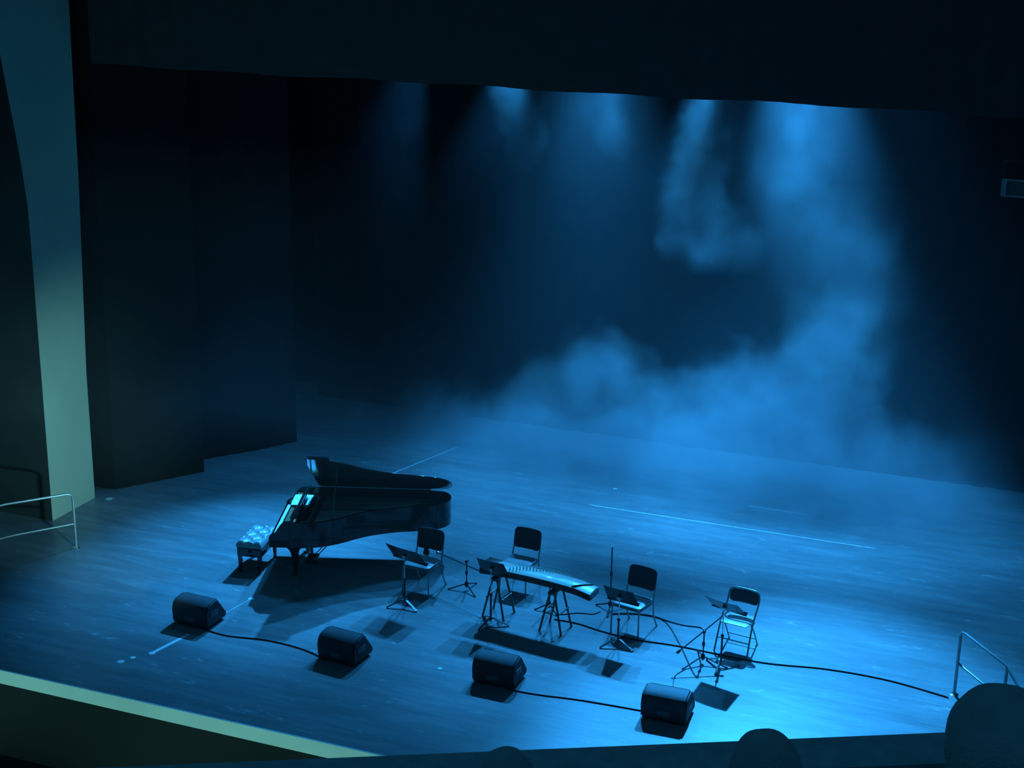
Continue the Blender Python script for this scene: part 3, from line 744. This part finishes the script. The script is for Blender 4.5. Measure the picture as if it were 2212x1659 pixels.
strip('floor_tape', 'short pale tape dash upstage right of the long tape line', (-4.9, 24.05), (-3.9, 24.05), 0.03, MT['tape_pale'])
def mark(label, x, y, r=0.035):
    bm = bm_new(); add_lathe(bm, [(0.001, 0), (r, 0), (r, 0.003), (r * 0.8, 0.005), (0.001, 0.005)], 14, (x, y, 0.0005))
    return tag(obj('glint_and_mark', bm, MT['tape_glint_white']), label, 'floor mark', 'white marks on the stage floor')
mark('white round painted glint farthest left, near the front of the stage', -11.31, 15.18, 0.05)  # first of the light glints along that line, set in as white discs
mark('white round painted glint, second from the left near the stage front', -11.23, 15.34, 0.04)
mark('white round painted glint at the near end of the bright tape strip', -11.07, 15.55, 0.045)
mark('white painted glint at the left corner of the piano shadow', -10.73, 17.55, 0.045)
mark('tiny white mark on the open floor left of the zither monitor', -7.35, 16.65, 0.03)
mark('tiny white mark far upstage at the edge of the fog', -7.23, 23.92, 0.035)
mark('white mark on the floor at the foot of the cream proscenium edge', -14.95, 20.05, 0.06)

# ================================================================== RAILINGS AT THE STEPS
def railing(label, base, dirv, side):
    t = thing('handrail', label, 'handrail', (*base, 0), 0, 'tubular handrails at the stage steps')
    d = Vector((*dirv, 0)).normalized()
    bm = bm_new(); add_tube(bm, [(0, 0, 0.0), (0, 0, 0.84)] if side else [(0, 0, 0), (0, 0, 0.84)], 0.021, 10); obj('post', bm, MT['chair_metal'], t)
    e = d * 1.0 + Vector((0, 0, 0.60 if side else 0.86))
    top = smooth_pts([(0, 0, 0.84), tuple(d * 0.03 + Vector((0, 0, 0.885))), tuple(d * 0.10 + Vector((0, 0, 0.90)))], 4)
    if side:
        top += [d * 0.9 + Vector((0, 0, 0.84)), d * 1.9 + Vector((0, 0, 0.15))]
    else:
        top += [d * 1.0 + Vector((0, 0, 0.88)), d * 2.4 + Vector((0, 0, 0.72))]
    bm = bm_new(); add_tube(bm, top, 0.019, 10); obj('top_rail', bm, MT['chair_metal'], t)
    bm = bm_new(); zz = (0.45, 0.38) if side else (0.40, 0.36)
    add_tube(bm, [(0, 0, zz[0]), d * 0.9 + Vector((0, 0, zz[1])), d * 1.8 + Vector((0, 0, zz[1] - (0.6 if side else 0.10)))], 0.015, 8); obj('lower_rail', bm, MT['chair_metal'], t)
    sp_ = 0.9 if side else 1.9
    bm = bm_new(); add_tube(bm, [d * sp_, d * sp_ + Vector((0, 0, 0.84 if side else 0.76))], 0.021, 10); obj('post', bm, MT['chair_metal'], t)
    for s in (0, sp_):
        bm = bm_new(); add_lathe(bm, [(0.001, 0), (0.055, 0), (0.055, 0.006), (0.028, 0.014), (0.001, 0.014)], 16, tuple(d * s)); obj('base_flange', bm, MT['chrome'], t)
    return t
railing('tubular handrail on the stage at far left before the cream wall edge', (-14.18, 18.11), (-0.68, -0.73), 0)
railing('tubular handrail sloping down beside the steps at the right end', (-0.96, 18.58), (0.68, -0.73), 1)

# ================================================================== BALCONY FRONT AND AUDIENCE
A0 = Vector((-4.46, 3.35, 0)); 
def cam_pt(x, y, D):                                                    # a point D metres ahead of the seat the photo was taken from
    dv = fw + rt * (x - 1106) / F_PX + up * (829.5 - y) / F_PX
    return Vector((0, 0, CAM_H)) + dv * D
pa = cam_pt(880, 1630.5, 5.2); rb_ = cam_pt(1995, 1584, 1.0) - Vector((0, 0, CAM_H)); pb = Vector((0, 0, CAM_H)) + rb_ * ((pa.z - CAM_H) / rb_.z)
dr = (pb - pa); dr.z = 0; dr.normalize(); nrm = Vector((-dr.y, dr.x, 0))    # nrm points to the stage
ztop = (pa.z + pb.z) / 2
def along(s, n_, z): return Vector((pa.x, pa.y, z)) + dr * s + nrm * n_
bm = bm_new()
for z0, z1, n0, n1 in ((ztop - 0.95, ztop - 0.05, -0.14, -0.02), (ztop - 0.05, ztop, -0.20, 0.0)):
    vs_ = [along(s, n_, z) for z in (z0, z1) for s, n_ in ((-2.2, n0), (4.2, n0), (4.2, n1), (-2.2, n1))]
    q = [bm.verts.new(v) for v in vs_]
    for f_ in ((0, 1, 2, 3), (4, 5, 6, 7), (0, 1, 5, 4), (1, 2, 6, 5), (2, 3, 7, 6), (3, 0, 4, 7)): bm.faces.new([q[i] for i in f_])
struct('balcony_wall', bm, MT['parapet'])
zf = ztop - 0.85
bm = bm_new()
for n0, n1, z in ((-1.15, -0.14, zf), (-2.05, -1.15, zf + 0.42), (-2.95, -2.05, zf + 0.84), (-3.85, -2.95, zf + 1.26)):
    q = [bm.verts.new(along(s, n_, zz)) for zz in (zf - 0.3, z) for s, n_ in ((-2.2, n0), (4.2, n0), (4.2, n1), (-2.2, n1))]
    for f_ in ((0, 1, 2, 3), (4, 5, 6, 7), (0, 1, 5, 4), (1, 2, 6, 5), (2, 3, 7, 6), (3, 0, 4, 7)): bm.faces.new([q[i] for i in f_])
struct('balcony_floor', bm, MT['carpet'])

face_rz = math.atan2(nrm.y, nrm.x) - PI / 2
def seated_person(label, head_top, scale_hair, hair_shape, hair_len):
    """seated spectator facing the stage; local +Y forward, origin under the hips on the seat, head top at z 0.88"""
    sk = 0.88
    t = thing('person', label, 'person', (head_top.x, head_top.y, head_top.z - sk), face_rz, 'spectators in the balcony')
    me = bpy.data.meshes.new('body')
    V = [(0, 0, 0.10), (0, -0.01, 0.26), (0, -0.01, 0.42), (0, 0.0, 0.54), (0, 0.01, 0.62), (0, 0.02, 0.68), (0, 0.025, 0.77),            # pelvis .. head 0-6
         (0.09, 0.02, 0.56), (0.17, 0.02, 0.54), (0.21, 0.06, 0.28), (0.16, 0.26, 0.20), (0.13, 0.33, 0.19),                              # right arm 7-11
         (-0.09, 0.02, 0.56), (-0.17, 0.02, 0.54), (-0.21, 0.06, 0.28), (-0.16, 0.26, 0.20), (-0.13, 0.33, 0.19),                          # left arm 12-16
         (0.09, 0.06, 0.08), (0.11, 0.42, 0.09), (0.11, 0.44, -0.30), (0.11, 0.54, -0.37),                                                  # leg 17-20
         (-0.09, 0.06, 0.08), (-0.11, 0.42, 0.09), (-0.11, 0.44, -0.30), (-0.11, 0.54, -0.37)]
    E_ = [(0, 1), (1, 2), (2, 3), (3, 4), (4, 5), (5, 6), (3, 7), (7, 8), (8, 9), (9, 10), (10, 11), (3, 12), (12, 13), (13, 14), (14, 15), (15, 16),
          (0, 17), (17, 18), (18, 19), (19, 20), (0, 21), (21, 22), (22, 23), (23, 24)]
    rad = [(0.15, 0.12), (0.14, 0.11), (0.15, 0.115), (0.11, 0.09), (0.055, 0.055), (0.055, 0.06), (0.082, 0.10),
           (0.08, 0.07), (0.06, 0.06), (0.045, 0.045), (0.032, 0.032), (0.03, 0.035), (0.08, 0.07), (0.06, 0.06), (0.045, 0.045), (0.032, 0.032), (0.03, 0.035),
           (0.09, 0.085), (0.06, 0.06), (0.045, 0.045), (0.04, 0.035), (0.09, 0.085), (0.06, 0.06), (0.045, 0.045), (0.04, 0.035)]
    me.from_pydata(V, E_, [])
    o = bpy.data.objects.new('body', me); C.objects.link(o); o.parent = t; me.materials.append(MT['shirt'])
    sm = o.modifiers.new('skin', 'SKIN'); sm.use_smooth_shade = True
    for i, v in enumerate(me.skin_vertices[0].data): v.radius = rad[i]; v.use_root = (i == 0)
    ss = o.modifiers.new('sub', 'SUBSURF'); ss.levels = 2; ss.render_levels = 2
    # head: shaped skull with nose, chin, ears
    bm = bm_new(); bmesh.ops.create_uvsphere(bm, u_segments=28, v_segments=20, radius=1.0)
    for v in bm.verts:
        x, y, z = v.co
        hx = 0.076 * (1 - 0.18 * max(0, -z)); hy = 0.098; hz = 0.118
        yy = y * hy + (0.018 * max(0, -z) if y > 0 else 0)
        if y > 0.75 and -0.35 < z < 0.15 and abs(x) < 0.22: yy += 0.022 * (0.15 - z) * 2
        if y > 0.7 and 0.02 < z < 0.25 and 0.2 < abs(x) < 0.55: yy -= 0.008
        if abs(x) > 0.93 and -0.35 < z < 0.2: hx += 0.012
        v.co = Vector((x * hx, 0.03 + yy, 0.755 + z * hz))
    obj('head', bm, MT['skin'], t)
    bm = bm_new(); bmesh.ops.create_uvsphere(bm, u_segments=36, v_segments=24, radius=1.0)
    sx, sy, sz = hair_shape
    for v in bm.verts:
        x, y, z = v.co
        n1 = 1 + 0.012 * math.sin(7 * x + 4 * z + scale_hair) + 0.01 * math.sin(9 * y + 5 * x)
        back = 1.0 + (hair_len if (y < 0.2 and z < 0) else 0) * (-z)
        face = max(0.0, y - 0.25) * max(0.0, 0.45 - z)                  # hairline: the shell sinks into the head at the face
        v.co = Vector((x * sx * n1 * (1 - 0.5 * face), 0.012 + y * sy * n1 * (1 - 0.55 * min(1, face * 1.6)), 0.765 + z * sz * n1 * back))
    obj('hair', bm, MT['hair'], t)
    return t
hp = [(cam_pt(2186, 1501, 3.1), 'dark haired person seated at the right end, head largest and nearest', 0.3, (0.118, 0.132, 0.130), 0.6),
      (cam_pt(1663, 1583, 4.15), 'person with short dark hair seated at the balcony front, seen from behind', 1.7, (0.098, 0.112, 0.118), 0.1),
      (cam_pt(1097, 1621, 4.3), 'person whose hair only just rises over the balcony edge', 3.1, (0.090, 0.108, 0.116), 0.1)]
for k, (p, lab, sh, hs, hl) in enumerate(hp):
    q = Vector((p.x, p.y, p.z - 0.01)); seated_person(lab, q, sh, hs, hl)
    t = thing('theatre_seat', ['plush theatre seat under the rightmost dark haired person', 'plush theatre seat under the short haired person',
              'plush theatre seat under the person at the left of the balcony'][k], 'theatre seat', (p.x, p.y, p.z - 0.01 - 0.88), face_rz, 'balcony theatre seats')
    zfl = -0.40
    bm = bm_new(); add_rbox(bm, -0.25, 0.25, -0.12, 0.36, -0.10, 0.0, 0.03); obj('seat', bm, MT['seat_plush'], t)
    bm = bm_new(); add_rbox(bm, -0.25, 0.25, -0.24, -0.15, -0.05, 0.46, 0.03); obj('backrest', bm, MT['seat_plush'], t)
    bm = bm_new(); add_box(bm, -0.20, 0.20, 0.0, 0.10, zfl, -0.09); obj('pedestal', bm, MT['black_metal'], t)

# ================================================================== STAGE FOG
def fog_material():
    m = bpy.data.materials.new('stage_fog'); m.use_nodes = True; t = m.node_tree; t.nodes.clear()
    out_ = t.nodes.new('ShaderNodeOutputMaterial'); vol = t.nodes.new('ShaderNodeVolumePrincipled')
    t.links.new(vol.outputs[0], out_.inputs['Volume'])
    vol.inputs['Color'].default_value = (0.9, 0.95, 1, 1); vol.inputs['Anisotropy'].default_value = 0.0
    vol.inputs['Density Attribute'].default_value = ''
    tc = t.nodes.new('ShaderNodeNewGeometry'); pos = tc.outputs['Position']
    # turbulent displacement of the lookup point
    n = t.nodes.new('ShaderNodeTexNoise'); n.inputs['Scale'].default_value = 0.95; n.inputs['Detail'].default_value = 3; n.inputs['Roughness'].default_value = 0.55
    t.links.new(pos, n.inputs['Vector'])
    sub = t.nodes.new('ShaderNodeVectorMath'); sub.operation = 'SUBTRACT'; sub.inputs[1].default_value = (0.5, 0.5, 0.5); t.links.new(n.outputs['Color'], sub.inputs[0])
    scl = t.nodes.new('ShaderNodeVectorMath'); scl.operation = 'SCALE'; scl.inputs['Scale'].default_value = 1.7; t.links.new(sub.outputs[0], scl.inputs[0])
    add = t.nodes.new('ShaderNodeVectorMath'); add.operation = 'ADD'; t.links.new(pos, add.inputs[0]); t.links.new(scl.outputs[0], add.inputs[1])
    wp = add.outputs[0]
    total = None
    def m2(op, a, b):
        q = t.nodes.new('ShaderNodeMath'); q.operation = op
        for i, v in enumerate((a, b)):
            if isinstance(v, (int, float)): q.inputs[i].default_value = v
            else: t.links.new(v, q.inputs[i])
        return q.outputs[0]
    for (cx, cy, cz, rx, ry, rz, wgt) in FOG:
        s1 = t.nodes.new('ShaderNodeVectorMath'); s1.operation = 'SUBTRACT'; s1.inputs[1].default_value = (cx, cy, cz); t.links.new(wp, s1.inputs[0])
        s2 = t.nodes.new('ShaderNodeVectorMath'); s2.operation = 'MULTIPLY'; s2.inputs[1].default_value = (1 / rx, 1 / ry, 1 / rz); t.links.new(s1.outputs[0], s2.inputs[0])
        dt = t.nodes.new('ShaderNodeVectorMath'); dt.operation = 'DOT_PRODUCT'; t.links.new(s2.outputs[0], dt.inputs[0]); t.links.new(s2.outputs[0], dt.inputs[1])
        f_ = m2('SUBTRACT', 1.0, dt.outputs['Value']); f_ = m2('MAXIMUM', f_, 0.0); f_ = m2('MULTIPLY', f_, wgt)
        total = f_ if total is None else m2('ADD', total, f_)
    total = m2('MINIMUM', total, 1.6)
    # wisps
    n3 = t.nodes.new('ShaderNodeTexNoise'); n3.inputs['Scale'].default_value = 1.6; n3.inputs['Detail'].default_value = 3; t.links.new(pos, n3.inputs['Vector'])
    mr = t.nodes.new('ShaderNodeMapRange'); mr.inputs[1].default_value = 0.35; mr.inputs[2].default_value = 0.65; mr.inputs[3].default_value = 0.45; mr.inputs[4].default_value = 1.15
    t.links.new(n3.outputs['Fac'], mr.inputs[0])
    dens = m2('MULTIPLY', m2('MULTIPLY', total, mr.outputs[0]), FOG_DENS)
    sx_ = t.nodes.new('ShaderNodeSeparateXYZ'); t.links.new(pos, sx_.inputs[0])
    mr2 = t.nodes.new('ShaderNodeMapRange'); mr2.interpolation_type = 'SMOOTHSTEP'
    mr2.inputs[1].default_value = -12.0; mr2.inputs[2].default_value = -8.0; mr2.inputs[3].default_value = 0.04; mr2.inputs[4].default_value = 1.0
    t.links.new(sx_.outputs[0], mr2.inputs[0])
    dens = m2('ADD', dens, m2('MULTIPLY', mr2.outputs[0], FOG_THIN))
    t.links.new(dens, vol.inputs['Density'])
    return m
FOG_DENS, FOG_THIN = 0.50, 0.012
FOG = [  # centre, radii, weight
    (-7.7, 24.4, 0.9, 2.6, 1.3, 1.25, 0.9),
    (-7.6, 24.5, 1.8, 1.1, 1.0, 0.95, 0.9),
    (-5.6, 24.4, 0.9, 2.1, 1.3, 1.5, 1.0),
    (-5.5, 24.5, 1.9, 1.0, 1.0, 0.75, 0.7),
    (-4.2, 24.4, 1.3, 1.6, 1.3, 1.8, 1.1),
    (-3.8, 24.5, 2.6, 1.0, 1.0, 1.3, 0.6),
    (-2.9, 24.4, 0.5, 2.6, 1.5, 1.4, 0.9),
    (-4.8, 23.9, 0.1, 4.2, 1.5, 0.85, 0.6),
    (-10.4, 24.6, 0.4, 2.6, 1.4, 0.95, 0.45),
    (-7.0, 25.2, 0.0, 7.5, 1.6, 1.0, 1.5),
    (-3.5, 24.5, 3.9, 1.0, 1.0, 1.5, 0.22),
    (-4.5, 24.5, 5.0, 0.8, 0.9, 1.6, 0.15),
    (-4.85, 24.8, 6.6, 0.42, 0.6, 1.5, 0.06),
    (-6.15, 24.8, 6.6, 0.48, 0.6, 1.9, 0.45),
    (-6.2, 24.5, 5.0, 0.60, 0.8, 1.3, 0.5),
    (-6.05, 24.5, 6.3, 0.60, 0.8, 2.0, 0.25),
    (-5.8, 24.5, 4.4, 0.95, 0.9, 0.7, 0.26),
    (-9.55, 24.8, 6.4, 0.45, 0.6, 1.3, 0.28),
    (-11.2, 24.8, 6.3, 0.5, 0.6, 1.0, 0.02),
    (-7.9, 24.8, 6.3, 0.45, 0.6, 1.0, 0.10),
]
bm = bm_new(); add_box(bm, -12.9, 0.2, 22.7, 26.2, 0.002, 7.5)
fg = obj('fog', bm, fog_material(), smooth=False)
tag(fg, 'blue lit bank of stage fog drifting over the back of the stage', 'fog', kind='stuff')

m = bpy.data.materials.new('thin_haze'); m.use_nodes = True; m.node_tree.nodes.clear()
o_ = m.node_tree.nodes.new('ShaderNodeOutputMaterial'); v_ = m.node_tree.nodes.new('ShaderNodeVolumeScatter')
v_.inputs['Density'].default_value = 0.015; v_.inputs['Anisotropy'].default_value = 0.0
m.node_tree.links.new(v_.outputs[0], o_.inputs['Volume'])
bm = bm_new(); add_box(bm, -15.1, 0.2, 13.0, 19.9, 2.0, 6.3)
hz = obj('haze', bm, m, smooth=False)
tag(hz, 'thin blue theatre haze hanging in the air over the front stage', 'haze', kind='stuff')
